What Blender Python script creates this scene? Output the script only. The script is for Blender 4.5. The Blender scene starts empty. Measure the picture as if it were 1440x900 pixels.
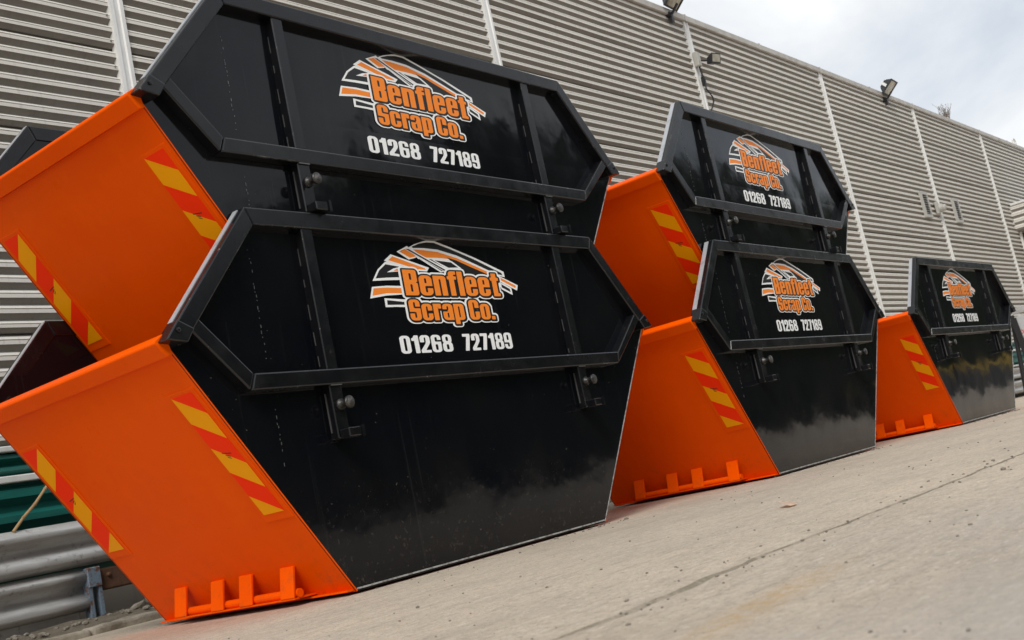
import bpy, bmesh, math, random
import numpy as np
from mathutils import Vector, Matrix, noise
from mathutils.geometry import tessellate_polygon
random.seed(7)
R = math.radians
S = bpy.context.scene
COL = S.collection

# ------------------------------------------------------------------ camera
CAM = Vector((-4.7892, -3.9418, 0.3049))
F_PX, YAW, PITCH, ROLL = 1582.2, R(53.2642), R(8.5283), R(-12.1591)
fw = Vector((math.sin(YAW)*math.cos(PITCH), math.cos(YAW)*math.cos(PITCH), math.sin(PITCH)))
rt = Vector((math.cos(YAW), -math.sin(YAW), 0.0)); up = rt.cross(fw)
rt2 = rt*math.cos(ROLL)+up*math.sin(ROLL); up2 = -rt*math.sin(ROLL)+up*math.cos(ROLL)
cd = bpy.data.cameras.new('camera'); cam = bpy.data.objects.new('camera', cd); COL.objects.link(cam)
m3 = Matrix((rt2, up2, -fw)).transposed().to_4x4(); m3.translation = CAM; cam.matrix_world = m3
cd.sensor_width = 36; cd.lens = 36*F_PX/1440; cd.clip_start = 0.05; cd.clip_end = 3000
cd.dof.use_dof = True; cd.dof.focus_distance = 6.4; cd.dof.aperture_fstop = 6.3
S.camera = cam

# ------------------------------------------------------------------ sky, sun, exposure
SUN_EL, SUN_AZ = R(46), R(240)           # azimuth clockwise from +y
w = bpy.data.worlds.new('World'); S.world = w; w.use_nodes = True
nt = w.node_tree; nt.nodes.clear(); N = nt.nodes.new; Lk = nt.links.new
out = N('ShaderNodeOutputWorld'); bg = N('ShaderNodeBackground'); bg.inputs[1].default_value = 0.1
sky = N('ShaderNodeTexSky'); sky.sky_type = 'NISHITA'; sky.sun_disc = False
sky.sun_elevation = SUN_EL; sky.sun_rotation = SUN_AZ; sky.air_density = 1; sky.dust_density = 2
tc = N('ShaderNodeTexCoord'); mp = N('ShaderNodeMapping'); mp.inputs['Scale'].default_value = (1, 1, 1.7)
mp.inputs['Location'].default_value = (0.30, 0.1, 0.15)
Lk(tc.outputs['Generated'], mp.inputs[0])
n1 = N('ShaderNodeTexNoise'); n1.inputs['Scale'].default_value = 2.6; n1.inputs['Detail'].default_value = 7; n1.inputs['Roughness'].default_value = .52
n1.inputs['Distortion'].default_value = .35
Lk(mp.outputs[0], n1.inputs['Vector'])
cr = N('ShaderNodeValToRGB'); cr.color_ramp.elements[0].position = .40; cr.color_ramp.elements[1].position = .60
cr.color_ramp.elements[0].color = (.545, .59, .655, 1); cr.color_ramp.elements[1].color = (.87, .875, .865, 1)
Lk(n1.outputs[0], cr.inputs[0])
sc_ = N('ShaderNodeVectorMath'); sc_.operation = 'SCALE'; sc_.inputs['Scale'].default_value = 8.9
Lk(cr.outputs[0], sc_.inputs[0])
mx = N('ShaderNodeMix'); mx.data_type = 'RGBA'; mx.inputs[0].default_value = .94
Lk(sky.outputs[0], mx.inputs[6]); Lk(sc_.outputs[0], mx.inputs[7])
Lk(mx.outputs[2], bg.inputs[0]); Lk(bg.outputs[0], out.inputs[0])
sd = bpy.data.lights.new('sun', 'SUN'); sd.energy = 1.5; sd.angle = R(22); sd.color = (1, .95, .87)
sun = bpy.data.objects.new('sun', sd); COL.objects.link(sun)
sv = Vector((math.sin(SUN_AZ)*math.cos(SUN_EL), math.cos(SUN_AZ)*math.cos(SUN_EL), math.sin(SUN_EL)))
sun.rotation_euler = sv.to_track_quat('Z', 'Y').to_euler()
S.view_settings.view_transform = 'Standard'; S.view_settings.look = 'None'
S.view_settings.exposure = 0.48; S.view_settings.gamma = 1; S.view_settings.use_curve_mapping = False
S.cycles.max_bounces = 6; S.cycles.use_denoising = True

# ------------------------------------------------------------------ materials
class Mat:
    def __init__(s, name, col, rough=.5, metal=0., spec=.5):
        s.m = bpy.data.materials.new(name); s.m.use_nodes = True; s.t = s.m.node_tree
        s.b = s.t.nodes['Principled BSDF']; s.col = None
        s.b.inputs['Base Color'].default_value = (*col, 1); s.base = (*col, 1)
        s.b.inputs['Roughness'].default_value = rough; s.b.inputs['Metallic'].default_value = metal
        s.b.inputs['Specular IOR Level'].default_value = spec
        s._co = None
    def node(s, t): return s.t.nodes.new(t)
    def link(s, a, b): s.t.links.new(a, b)
    def coord(s, kind='Object', scale=(1, 1, 1), rnd=0.0):
        tcn = s.node('ShaderNodeTexCoord'); m = s.node('ShaderNodeMapping'); m.inputs['Scale'].default_value = scale
        s.link(tcn.outputs[kind], m.inputs[0])
        if rnd:
            oi = s.node('ShaderNodeObjectInfo'); cb = s.node('ShaderNodeVectorMath'); cb.operation = 'SCALE'
            cb.inputs[0].default_value = (rnd, rnd*.7, rnd*.3); s.link(oi.outputs['Random'], cb.inputs['Scale'])
            s.link(cb.outputs[0], m.inputs['Location'])
        return m.outputs[0]
    def noise(s, co, scale, detail=4, rough=.55, lo=.3, hi=.7, dist=0.):
        n = s.node('ShaderNodeTexNoise'); n.inputs['Scale'].default_value = scale; n.inputs['Detail'].default_value = detail
        n.inputs['Roughness'].default_value = rough; n.inputs['Distortion'].default_value = dist; s.link(co, n.inputs['Vector'])
        r = s.node('ShaderNodeMapRange'); r.inputs[1].default_value = lo; r.inputs[2].default_value = hi; s.link(n.outputs[0], r.inputs[0])
        return r.outputs[0]
    def math(s, op, a, b):
        n = s.node('ShaderNodeMath'); n.operation = op
        for i, v in enumerate((a, b)):
            if hasattr(v, 'links'): s.link(v, n.inputs[i])
            else: n.inputs[i].default_value = v
        return n.outputs[0]
    def over(s, fac, col, k=1.0):
        """lay a second colour over the base colour where fac is 1"""
        n = s.node('ShaderNodeMix'); n.data_type = 'RGBA'
        f = s.math('MULTIPLY', fac, k) if k != 1 else fac
        s.link(f, n.inputs[0])
        if s.col is None: n.inputs[6].default_value = s.base
        else: s.link(s.col, n.inputs[6])
        n.inputs[7].default_value = (*col, 1)
        s.col = n.outputs[2]; s.link(s.col, s.b.inputs['Base Color']); return s
    def rough(s, fac, lo, hi):
        r = s.node('ShaderNodeMapRange'); r.inputs[3].default_value = lo; r.inputs[4].default_value = hi
        s.link(fac, r.inputs[0]); s.link(r.outputs[0], s.b.inputs['Roughness']); return s
    def bump(s, h, strength=.3, dist=.01):
        b = s.node('ShaderNodeBump'); b.inputs['Strength'].default_value = strength; b.inputs['Distance'].default_value = dist
        s.link(h, b.inputs['Height'])
        if s.b.inputs['Normal'].links: s.link(s.b.inputs['Normal'].links[0].from_socket, b.inputs['Normal'])
        s.link(b.outputs[0], s.b.inputs['Normal']); return s
    def axis(s, i, lo, hi, kind='Object'):
        tcn = s.node('ShaderNodeTexCoord'); sp = s.node('ShaderNodeSeparateXYZ'); s.link(tcn.outputs[kind], sp.inputs[0])
        r = s.node('ShaderNodeMapRange'); r.inputs[1].default_value = lo; r.inputs[2].default_value = hi; s.link(sp.outputs[i], r.inputs[0])
        return r.outputs[0]

# black paint on the skips: satin, gently buckled plate, mud flecks low down
mk = Mat('black_paint', (.0038, .0046, .0070), .2, 0, .26)
c0 = mk.coord('Object', (1, 1, 1), 13)
mk.over(mk.noise(c0, 2.2, 5, .6, .35, .8), (.009, .009, .0095), .7)
low = mk.axis(2, .55, .02)
mk.over(mk.math('MULTIPLY', mk.noise(c0, 42, 4, .7, .60, .68), low), (.13, .105, .085), .38)
mk.over(mk.math('MULTIPLY', mk.noise(c0, 9, 6, .7, .56, .8), low), (.10, .085, .07), .05)
cs = mk.coord('Object', (26, 26, .5), 5)
mk.over(mk.noise(cs, 1.0, 3, .6, .62, .8), (.05, .05, .05), .22)
mk.over(mk.noise(c0, 34, 2, .5, .75, .79), (.2, .17, .13), .35)
mk.rough(mk.noise(c0, 3.5, 5, .6, .3, .75), .04, .13)
mk.bump(mk.noise(c0, 1.15, 2, .5, 0, 1), .6, .022).bump(mk.noise(c0, 5.5, 2, .5, 0, 1), .3, .003)
BLACK = mk.m
mk = Mat('black_paint_steel_section', (.0060, .0066, .0082), .26, 0, .34)
c0 = mk.coord('Object', (1, 1, 1), 9)
mk.over(mk.noise(c0, 6, 5, .65, .45, .8), (.018, .018, .019), .6)
mk.over(mk.noise(c0, 11, 5, .7, .68, .78), (.10, .08, .06), .45)
mk.rough(mk.noise(c0, 8, 5, .6, .3, .75), .14, .32).bump(mk.noise(c0, 14, 3, .5, 0, 1), .10, .003)
BLACKB = mk.m
mk = Mat('chipped_black_edge', (.012, .013, .015), .26, 0, .5)
c0 = mk.coord('Object', (1, 1, 1), 9)
mk.over(mk.noise(c0, 4, 7, .75, .58, .70), (.15, .15, .15), .7).over(mk.noise(c0, 30, 4, .7, .66, .72), (.40, .39, .37), .7)
EDGE = mk.m
def orange(name, col, seed):
    mk = Mat(name, col, .42, 0, .05)
    c0 = mk.coord('Object', (1, 1, 1), seed)
    mk.over(mk.noise(c0, 1.6, 5, .6, .3, .8), (col[0]*.9, col[1]*.8, col[2]), .8)
    mk.over(mk.noise(c0, 7, 5, .65, .5, .85), (min(1, col[0]*1.08), col[1]*1.25, col[2]*1.2), .35)
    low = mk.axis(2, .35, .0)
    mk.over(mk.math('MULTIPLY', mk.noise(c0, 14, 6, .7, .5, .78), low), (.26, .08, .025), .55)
    mk.over(mk.noise(c0, 70, 2, .5, .76, .80), (.13, .04, .01), .5)
    cx = mk.coord('Object', (1.5, 9, 30), seed); mk.over(mk.noise(cx, 1.6, 4, .7, .70, .78), (.34, .07, .015), .45)
    mk.rough(mk.noise(c0, 4, 5, .6, .3, .75), .26, .46)
    mk.bump(mk.noise(c0, 1.7, 2, .5, 0, 1), .4, .015)
    return mk.m
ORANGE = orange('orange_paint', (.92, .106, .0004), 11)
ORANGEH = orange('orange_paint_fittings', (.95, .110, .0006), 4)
mk = Mat('bare_edge_glint', (.50, .50, .49), .5, .2); c0 = mk.coord()
mk.over(mk.noise(c0, 30, 5, .7, .45, .62), (.12, .12, .12), .8); WORN_GLINT = mk.m
mk = Mat('grey_flank_steel', (.42, .44, .47), .45, .15); c0 = mk.coord()
mk.over(mk.noise(c0, 12, 5, .7, .5, .8), (.16, .16, .17), .7); FLANK = mk.m
mk = Mat('weld_bead', (.17, .17, .17), .35, .6); WELD = mk.m
mk = Mat('dark_steel_pin', (.05, .05, .05), .42, .7); c0 = mk.coord()
mk.over(mk.noise(c0, 35, 5, .75, .50, .66), (.28, .26, .24), .7).over(mk.noise(c0, 18, 4, .7, .56, .68), (.09, .05, .03), .7); PIN = mk.m
def flat(name, col, rough=.42, spec=.4): return Mat(name, col, rough, 0, spec).m
RED = Mat('reflective_red', (1.0, .040, .004), .35, 0, .06).m
mk = Mat('reflective_amber', (.95, .39, .002), .35, 0, .08); AMBER = mk.m
PRINT = flat('black_print', (.03, .02, .01))
DW = flat('decal_white', (.92, .94, .95), .4, .25); DO = flat('decal_orange', (.97, .27, .030), .4, .2); DK = flat('decal_black', (.010, .010, .011), .35)

mk = Mat('wall_sheet_paint', (.73, .705, .655), .5, .0, .25)
c0 = mk.coord('Object', (1, 1, 1), 7); c1 = mk.coord('Object', (.7, 1, 9), 7)
oi = mk.node('ShaderNodeObjectInfo')
mk.over(mk.noise(c1, 1.2, 6, .65, .4, .75), (.62, .59, .54), .55)
cs = mk.coord('Object', (14, 1, .35), 3)
mk.over(mk.noise(cs, 1.0, 4, .65, .58, .80), (.36, .32, .27), .65)
mk.over(oi.outputs['Random'], (.62, .595, .55), .5)
mk.over(mk.noise(c0, 24, 3, .6, .73, .79), (.12, .10, .08), .5)
mk.bump(mk.noise(c0, 3, 3, .5, 0, 1), .12, .02)
SHEET = mk.m
mk = Mat('wall_sheet_shade_grime', (.25, .232, .205), .6, .0, .25)  # darker tone paints shade under the ribs; streaks and plinth dirt are grime
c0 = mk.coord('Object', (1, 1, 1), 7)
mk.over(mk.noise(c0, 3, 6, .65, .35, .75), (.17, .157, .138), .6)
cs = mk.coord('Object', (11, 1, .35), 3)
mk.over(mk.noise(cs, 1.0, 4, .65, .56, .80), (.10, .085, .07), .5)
SHADE_GRIME = mk.m
mk = Mat('galvanised_trim', (.76, .76, .74), .42, .1); c0 = mk.coord('Object', (1, 1, .4), 6)
mk.over(mk.noise(c0, 9, 5, .65, .45, .75), (.58, .58, .56), .7)
mk.over(mk.noise(c0, 40, 4, .65, .66, .75), (.20, .18, .16), .6); TRIM = mk.m
mk = Mat('roof_flashing_metal', (.50, .475, .44), .5, .15); c0 = mk.coord('Object', (1, 1, 1), 6)
mk.over(mk.noise(c0, 4, 6, .7, .45, .75), (.29, .265, .235), .8); FLASH = mk.m
mk = Mat('teal_sheet', (.008, .115, .096), .4, 0, .5); c0 = mk.coord('Object', (.6, 1, 4), 6)
mk.over(mk.noise(c0, 3, 6, .7, .45, .75), (.006, .06, .055), .8); TEAL = mk.m
mk = Mat('galvanised_rail', (.56, .56, .555), .38, .35); c0 = mk.coord('Object', (.5, 1, 5), 3)
mk.over(mk.noise(c0, 3, 6, .7, .4, .75), (.30, .29, .275), .9)
c1 = mk.coord('Object', (1, 1, 1), 3); mk.over(mk.noise(c1, 16, 5, .7, .58, .75), (.15, .13, .11), .8)
mk.bump(mk.noise(c1, 5, 3, .5, 0, 1), .2, .02).rough(mk.noise(c1, 9, 4, .6, .3, .7), .28, .55); RAIL = mk.m
mk = Mat('flaking_blue_post', (.17, .23, .30), .6, .1); c0 = mk.coord()
mk.over(mk.noise(c0, 14, 6, .7, .50, .60), (.13, .05, .022), .9); BLUEP = mk.m
mk = Mat('rust', (.12, .055, .028), .8); c0 = mk.coord()
mk.over(mk.noise(c0, 14, 6, .7, .42, .65), (.05, .03, .02), .9); RUST = mk.m
mk = Mat('dry_cane', (.42, .27, .13), .7); c0 = mk.coord('Object', (1, 1, .3))
mk.over(mk.noise(c0, 30, 4, .6, .45, .7), (.24, .15, .08), .8); CANE = mk.m
DARKM = flat('black_lamp_housing', (.022, .022, .024), .45)
mk = Mat('lamp_glass', (.33, .31, .25), .12, .2, .6); c0 = mk.coord('Object', (1, 1, 1))
mk.over(mk.noise(c0, 7, 2, .5, .4, .65), (.62, .60, .52), .8); GLASS = mk.m
GREYP = flat('pale_grey_plastic', (.43, .42, .39)); VENTD = flat('vent_dark_gap', (.03, .03, .03), .7)
STONE = Mat('rubble_stone', (.24, .215, .18), .9); c0 = STONE.coord('Object', (1, 1, 1), 5)
STONE.over(STONE.noise(c0, 18, 5, .7, .4, .7), (.13, .115, .095), .8); STONE = STONE.m
mk = Mat('dirt', (.20, .172, .132), .95, 0, .2); c0 = mk.coord()
mk.over(mk.noise(c0, 5, 7, .7, .4, .65), (.12, .10, .075), .8).over(mk.noise(c0, 60, 4, .7, .55, .7), (.30, .27, .22), .7)
mk.bump(mk.noise(c0, 40, 6, .7, 0, 1), .8, .03); DIRT = mk.m
mk = Mat('kerb_concrete', (.42, .38, .32), .9, 0, .2); c0 = mk.coord()
mk.over(mk.noise(c0, 5, 7, .75, .4, .6), (.21, .18, .14), .85).bump(mk.noise(c0, 60, 5, .7, 0, 1), .5, .01); KERB = mk.m

# worn concrete yard: fine grit, faint tyre streaks along the yard, sandy patch, damp grey areas
mk = Mat('yard_concrete', (.70, .585, .455), .9, 0, .15)
g = mk.coord('Object'); gs = mk.coord('Object', (.22, 1.0, 1))
mk.over(mk.noise(g, .55, 6, .6, .35, .7), (.50, .435, .365), .7)
mk.over(mk.noise(gs, 3.2, 6, .65, .46, .72), (.44, .385, .325), .6)
mk.over(mk.noise(gs, 9, 5, .65, .5, .75), (.63, .55, .45), .6)
mk.over(mk.noise(g, 26, 6, .75, .48, .64), (.37, .32, .265), .5)
mk.over(mk.noise(g, 5, 6, .7, .5, .7), (.64, .56, .47), .5)
mk.over(mk.noise(g, 85, 4, .7, .54, .64), (.25, .215, .175), .7)
mk.over(mk.noise(gs, 60, 4, .7, .56, .66), (.80, .73, .64), .6)
mk.over(mk.noise(gs, 17, 6, .75, .52, .66), (.36, .31, .255), .55)
mk.over(mk.noise(g, .9, 5, .65, .52, .72), (.44, .37, .29), .55)
mk.over(mk.noise(g, 48, 2, .5, .71, .755), (.13, .112, .095), .75)
mk.over(mk.noise(g, 12, 6, .78, .56, .62), (.40, .335, .265), .55)
mk.over(mk.noise(g, 19, 6, .78, .58, .64), (.80, .70, .57), .6)
mk.over(mk.noise(g, 34, 5, .75, .60, .645), (.26, .215, .17), .6)
grey = mk.axis(1, -2.7, -3.5); mk.over(mk.math('MULTIPLY', mk.noise(g, 1.8, 4, .6, .35, .6), grey), (.50, .465, .43), .6)
tcn = mk.node('ShaderNodeTexCoord'); mpp = mk.node('ShaderNodeMapping'); mpp.vector_type = 'TEXTURE'
mpp.inputs['Location'].default_value = (-2.80, -2.90, 0); mpp.inputs['Rotation'].default_value = (0, 0, R(4)); mpp.inputs['Scale'].default_value = (.62, .085, 1)
mk.link(tcn.outputs['Object'], mpp.inputs[0]); ln = mk.node('ShaderNodeVectorMath'); ln.operation = 'LENGTH'; mk.link(mpp.outputs[0], ln.inputs[0])
mr = mk.node('ShaderNodeMapRange'); mr.inputs[1].default_value = 1.05; mr.inputs[2].default_value = .15; mk.link(ln.outputs['Value'], mr.inputs[0])
mk.over(mk.math('MULTIPLY', mr.outputs[0], mk.noise(g, 26, 5, .7, .36, .6)), (.55, .38, .20), .75)
mk.bump(mk.noise(g, 70, 5, .75, 0, 1), .9, .012).bump(mk.noise(g, 9, 5, .6, 0, 1), .35, .02)
CONC = mk.m
mk = Mat('crack_dirt', (.21, .18, .135), .95, 0, .1); c0 = mk.coord()
mk.over(mk.noise(c0, 60, 5, .7, .4, .65), (.30, .26, .205), .8).over(mk.noise(c0, 7, 5, .7, .46, .56), (.40, .345, .28), .6); CRACK = mk.m
mk = Mat('hedge_leaf', (.03, .042, .018), .8, 0, .2); c0 = mk.coord()
mk.over(mk.noise(c0, 1.5, 6, .7, .35, .7), (.014, .02, .01), .9); HEDGE = mk.m
mk = Mat('twig_bark', (.20, .165, .13), .8); TWIG = mk.m
LEAF = flat('dry_leaf', (.82, .66, .52), .8)
YELL = flat('yellow_barrier_paint', (.80, .52, .03), .5)
SILV = Mat('silver_cabinet', (.62, .63, .64), .35, .4).m

# ------------------------------------------------------------------ helpers
def obj(name, bm, mats, parent=None, smooth=False, label=None, kind=None):
    bmesh.ops.recalc_face_normals(bm, faces=bm.faces)
    me = bpy.data.meshes.new(name); bm.to_mesh(me); bm.free()
    for m in (mats if isinstance(mats, (list, tuple)) else [mats]): me.materials.append(m)
    if smooth:
        for p in me.polygons: p.use_smooth = True
    o = bpy.data.objects.new(name, me); COL.objects.link(o)
    if parent: o.parent = parent
    if label: o['label'] = label
    if kind: o['kind'] = kind
    return o
def link_mesh(name, me, parent, loc=(0, 0, 0)):
    o = bpy.data.objects.new(name, me); COL.objects.link(o); o.parent = parent; o.location = loc; return o
def tag(o, label, cat, group=None):
    o['label'] = label; o['category'] = cat
    if group: o['group'] = group
    return o
def empty(name, loc=(0, 0, 0), rz=0.):
    o = bpy.data.objects.new(name, None); COL.objects.link(o); o.location = loc; o.rotation_euler = (0, 0, rz)
    o.empty_display_size = .2; return o
def copy_tree(o, parent=None):
    c = o.copy(); COL.objects.link(c); c.parent = parent
    for ch in list(o.children): copy_tree(ch, c)
    return c
def add_hull(bm, ring0, ring1, mi=0):
    """closed prism between two equal rings of points"""
    a = [bm.verts.new(p) for p in ring0]; b = [bm.verts.new(p) for p in ring1]; n = len(a); fs = []
    fs.append(bm.faces.new(a[::-1])); fs.append(bm.faces.new(b))
    for i in range(n): fs.append(bm.faces.new((a[i], a[(i+1) % n], b[(i+1) % n], b[i])))
    for f in fs: f.material_index = mi
    return a+b
def add_box(bm, x0, x1, y0, y1, z0, z1, mi=0):
    return add_hull(bm, [(x0, y0, z0), (x1, y0, z0), (x1, y1, z0), (x0, y1, z0)], [(x0, y0, z1), (x1, y0, z1), (x1, y1, z1), (x0, y1, z1)], mi)
def add_prism_xz(bm, poly, y0, y1, mi=0): return add_hull(bm, [(x, y0, z) for x, z in poly], [(x, y1, z) for x, z in poly], mi)
def bevel(bm, w, seg=2, mi=-1): bmesh.ops.bevel(bm, geom=list(bm.edges), offset=w, segments=seg, affect='EDGES', profile=.5, clamp_overlap=True, material=mi)
def add_tube(bm, p0, p1, r0, r1=None, n=10, mi=0):
    p0, p1 = Vector(p0), Vector(p1); r1 = r0 if r1 is None else r1
    q = (p1-p0).to_track_quat('Z', 'Y')
    c = [(math.cos(2*math.pi*i/n), math.sin(2*math.pi*i/n)) for i in range(n)]
    return add_hull(bm, [p0+q @ Vector((x*r0, y*r0, 0)) for x, y in c], [p1+q @ Vector((x*r1, y*r1, 0)) for x, y in c], mi)
def add_lathe(bm, base, axis, prof, n=14, mi=0):
    base = Vector(base); q = Vector(axis).to_track_quat('Z', 'Y'); rings = []
    for h, r in prof: rings.append([bm.verts.new(base+q @ Vector((math.cos(2*math.pi*i/n)*r, math.sin(2*math.pi*i/n)*r, h))) for i in range(n)])
    for a, b in zip(rings, rings[1:]):
        for i in range(n): bm.faces.new((a[i], a[(i+1) % n], b[(i+1) % n], b[i])).material_index = mi
    bm.faces.new(rings[0][::-1]); bm.faces.new(rings[-1])

# ------------------------------------------------------------------ setting: yard
CRX = lambda x: -2.53-.019*(x+1.0)+.030*noise.noise((x*.9, 3.1, 0))+.020*noise.noise((x*4, 1.7, 0))+.008*noise.noise((x*14, 1.7, 0))
def build_yard():
    xs = [-70, -40, -20, -12, -8, -6]; x = -5.0
    while x < 14: xs.append(x); x += .03 if x < 1.5 else (.08 if x < 6 else .3)
    xs += [15, 18, 22, 28, 36, 50, 80, 140, 300]
    bm = bmesh.new(); rows = []
    for x in xs:
        yc = CRX(max(-6, min(20, x))); j = lambda k: noise.noise((x*13, k*7.3, 0))
        wd = .009+.030*max(0, noise.noise((x*2.3, 9.4, 0)))+.010*max(0, noise.noise((x*9, 2.4, 0)))
        a, b = wd+.009*j(1), wd+.009*j(2); d = .008+.004*j(3)
        if x > 14 or x < -5: d = .002
        ys = [(300, 0), (8, 0), (yc+.5, 0), (yc+.06, 0), (yc+a, -.001), (yc+a*.35, -d), (yc-b*.35, -d), (yc-b, -.002), (yc-.06, 0), (yc-.8, 0), (-12, 0), (-300, 0)]
        rows.append([bm.verts.new((x, y, z)) for y, z in ys])
    for r0, r1 in zip(rows, rows[1:]):
        for k in range(len(r0)-1):
            f = bm.faces.new((r0[k], r1[k], r1[k+1], r0[k+1])); f.material_index = 1 if k in (4, 5, 6) else 0
    o = obj('yard', bm, [CONC, CRACK], kind='structure'); o['label'] = 'worn pale concrete yard with a long crack running beside the skips'
build_yard()

# ------------------------------------------------------------------ warehouse wall
WO, WR = Vector((.713, 3.585, 0)), R(-1.1075)
BAY, SH, Z0, NSH = 5.212, .806, 1.335, 7
def wall_empty(name, s, outw, z):
    return empty(name, WO+Matrix.Rotation(WR, 3, 'Z') @ Vector((s, -outw, z)), WR)
wall = empty('warehouse_wall', WO, WR)
tag(wall, 'long warehouse wall of horizontal ribbed pale grey sheets behind the skips', 'wall')
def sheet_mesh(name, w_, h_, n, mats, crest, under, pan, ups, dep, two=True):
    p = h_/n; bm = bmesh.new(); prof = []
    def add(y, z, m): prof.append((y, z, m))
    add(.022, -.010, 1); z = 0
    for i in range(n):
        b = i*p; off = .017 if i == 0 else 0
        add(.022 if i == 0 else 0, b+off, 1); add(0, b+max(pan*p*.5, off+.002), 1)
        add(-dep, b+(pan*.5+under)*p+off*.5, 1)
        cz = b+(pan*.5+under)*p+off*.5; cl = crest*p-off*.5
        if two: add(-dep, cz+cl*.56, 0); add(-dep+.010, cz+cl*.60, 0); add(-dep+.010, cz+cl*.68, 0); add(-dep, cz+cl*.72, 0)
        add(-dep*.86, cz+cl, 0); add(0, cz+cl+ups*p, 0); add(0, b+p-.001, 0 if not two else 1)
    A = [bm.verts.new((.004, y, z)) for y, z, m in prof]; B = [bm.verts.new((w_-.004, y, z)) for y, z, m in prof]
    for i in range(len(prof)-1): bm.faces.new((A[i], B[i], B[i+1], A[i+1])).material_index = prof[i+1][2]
    me = bpy.data.meshes.new(name); bm.to_mesh(me); bm.free()
    for m in mats: me.materials.append(m)
    return me
sm = sheet_mesh('cladding_sheet', BAY, SH, 7, [SHEET, SHADE_GRIME], .44, .33, .09, .14, .040)
teal_m = sheet_mesh('teal_sheet', BAY, .36, 2, [TEAL, TEAL], .30, .30, .22, .18, .05, False)
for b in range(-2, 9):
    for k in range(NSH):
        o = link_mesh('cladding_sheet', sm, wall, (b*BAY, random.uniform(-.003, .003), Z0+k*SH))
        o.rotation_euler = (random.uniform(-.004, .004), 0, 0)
    for k in range(3):
        o = link_mesh('lower_cladding_sheet', teal_m, wall, (b*BAY, .03, (.36, .74, 1.135)[k])); o.scale = (1, 1, (1, .97, .5)[k]); o['label'] = 'teal green ribbed sheet low on the wall'
    bm = bmesh.new(); add_box(bm, b*BAY+.01, (b+1)*BAY-.01, -.035, .03, Z0-.245, Z0-.195); bevel(bm, .008, 2); obj('drip_trim', bm, TRIM, wall)
    bm = bmesh.new(); add_box(bm, b*BAY+.01, (b+1)*BAY-.01, -.045, .03, Z0-.03, Z0+.012); bevel(bm, .008, 2); obj('drip_trim', bm, TRIM, wall)
    for k in range(2):
        bm = bmesh.new(); x0, x1 = b*BAY+k*BAY/2+.004, b*BAY+(k+1)*BAY/2-.004
        add_prism_xz(bm, [(0, 0)]*0 or [(x0, 6.975), (x1, 6.975), (x1, 7.075), (x0, 7.075)], -.085, .42); bevel(bm, .006, 1)
        add_box(bm, x1-.05, x1-.002, -.092, .40, 6.968, 7.08)
        obj('roof_flashing', bm, FLASH, wall)
for b in range(-2, 10):
    bm = bmesh.new(); s = b*BAY
    add_hull(bm, [(s-.075, .0, 1.32), (s-.065, -.058, 1.32), (s-.03, -.06, 1.32), (s-.02, -.046, 1.32), (s+.02, -.046, 1.32), (s+.03, -.06, 1.32), (s+.065, -.058, 1.32), (s+.075, 0, 1.32)],
             [(s-.075, .0, 6.972), (s-.065, -.058, 6.972), (s-.03, -.06, 6.972), (s-.02, -.046, 6.972), (s+.02, -.046, 6.972), (s+.03, -.06, 6.972), (s+.065, -.058, 6.972), (s+.075, 0, 6.972)])
    obj('cover_strip', bm, TRIM, wall)
    # open rib ends and fixings beside the strip
    bm = bmesh.new()
    for k in range(NSH*7):
        if k % 2 == 0: add_tube(bm, (s-.10, -.040, Z0+k*SH/7+.07), (s-.10, -.050, Z0+k*SH/7+.07), .008, n=6)
    obj('sheet_fixing', bm, SHADE_GRIME, wall, kind='stuff')
bm = bmesh.new(); add_box(bm, -2*BAY, 9*BAY, -.02, .059, -.05, .355); bevel(bm, .01, 1); obj('plinth', bm, SHADE_GRIME, wall)
bm = bmesh.new(); add_box(bm, -2*BAY, 9*BAY, .06, .40, .0, 6.97); obj('wall_core', bm, SHADE_GRIME, wall)

# canopy and doorway at the far end of the wall
can = wall_empty('door_canopy', 27.09, 0, 4.30)
tag(can, 'ribbed grey canopy box jutting from the wall above a dark doorway', 'canopy')
cm = sheet_mesh('canopy_sheet', 1.7, .72, 4, [SHEET, SHADE_GRIME], .42, .30, .12, .16, .03)
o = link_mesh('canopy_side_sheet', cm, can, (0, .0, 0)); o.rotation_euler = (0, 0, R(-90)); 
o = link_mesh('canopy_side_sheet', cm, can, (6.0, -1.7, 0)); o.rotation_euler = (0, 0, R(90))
cm2 = sheet_mesh('canopy_front', 6.0, .72, 4, [SHEET, SHADE_GRIME], .42, .30, .12, .16, .03)
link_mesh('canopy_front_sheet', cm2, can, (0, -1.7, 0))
bm = bmesh.new(); add_box(bm, .03, 5.97, -1.67, .0, 0, .70); obj('canopy_body', bm, SHADE_GRIME, can)
bm = bmesh.new(); add_box(bm, -.05, 6.05, -1.76, -.05, .715, .78); bevel(bm, .01, 1); obj('canopy_trim', bm, TRIM, can)
door = wall_empty('doorway_stand_in', 27.35, .05, 0)  # dark slats stand in for the unlit doorway opening
tag(door, 'dark slats standing in for the shaded doorway under the canopy at the far right of the wall', 'door')
bm = bmesh.new(); add_box(bm, -.10, .0, -.04, .02, 0, 4.29); add_box(bm, 5.4, 5.5, -.04, .02, 0, 4.29); bevel(bm, .006, 1); obj('door_frame', bm, TRIM, door)
bm = bmesh.new(); add_box(bm, 0, 5.4, 0, .02, 0, .145); bevel(bm, .012, 1); dm = None
for k in range(29):
    if dm is None: d = obj('doorway_dark_slat', bm, DARKM, door); dm = d.data
    else: d = link_mesh('doorway_dark_slat', dm, door)
    d.location = (0, 0, k*.148)

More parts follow.
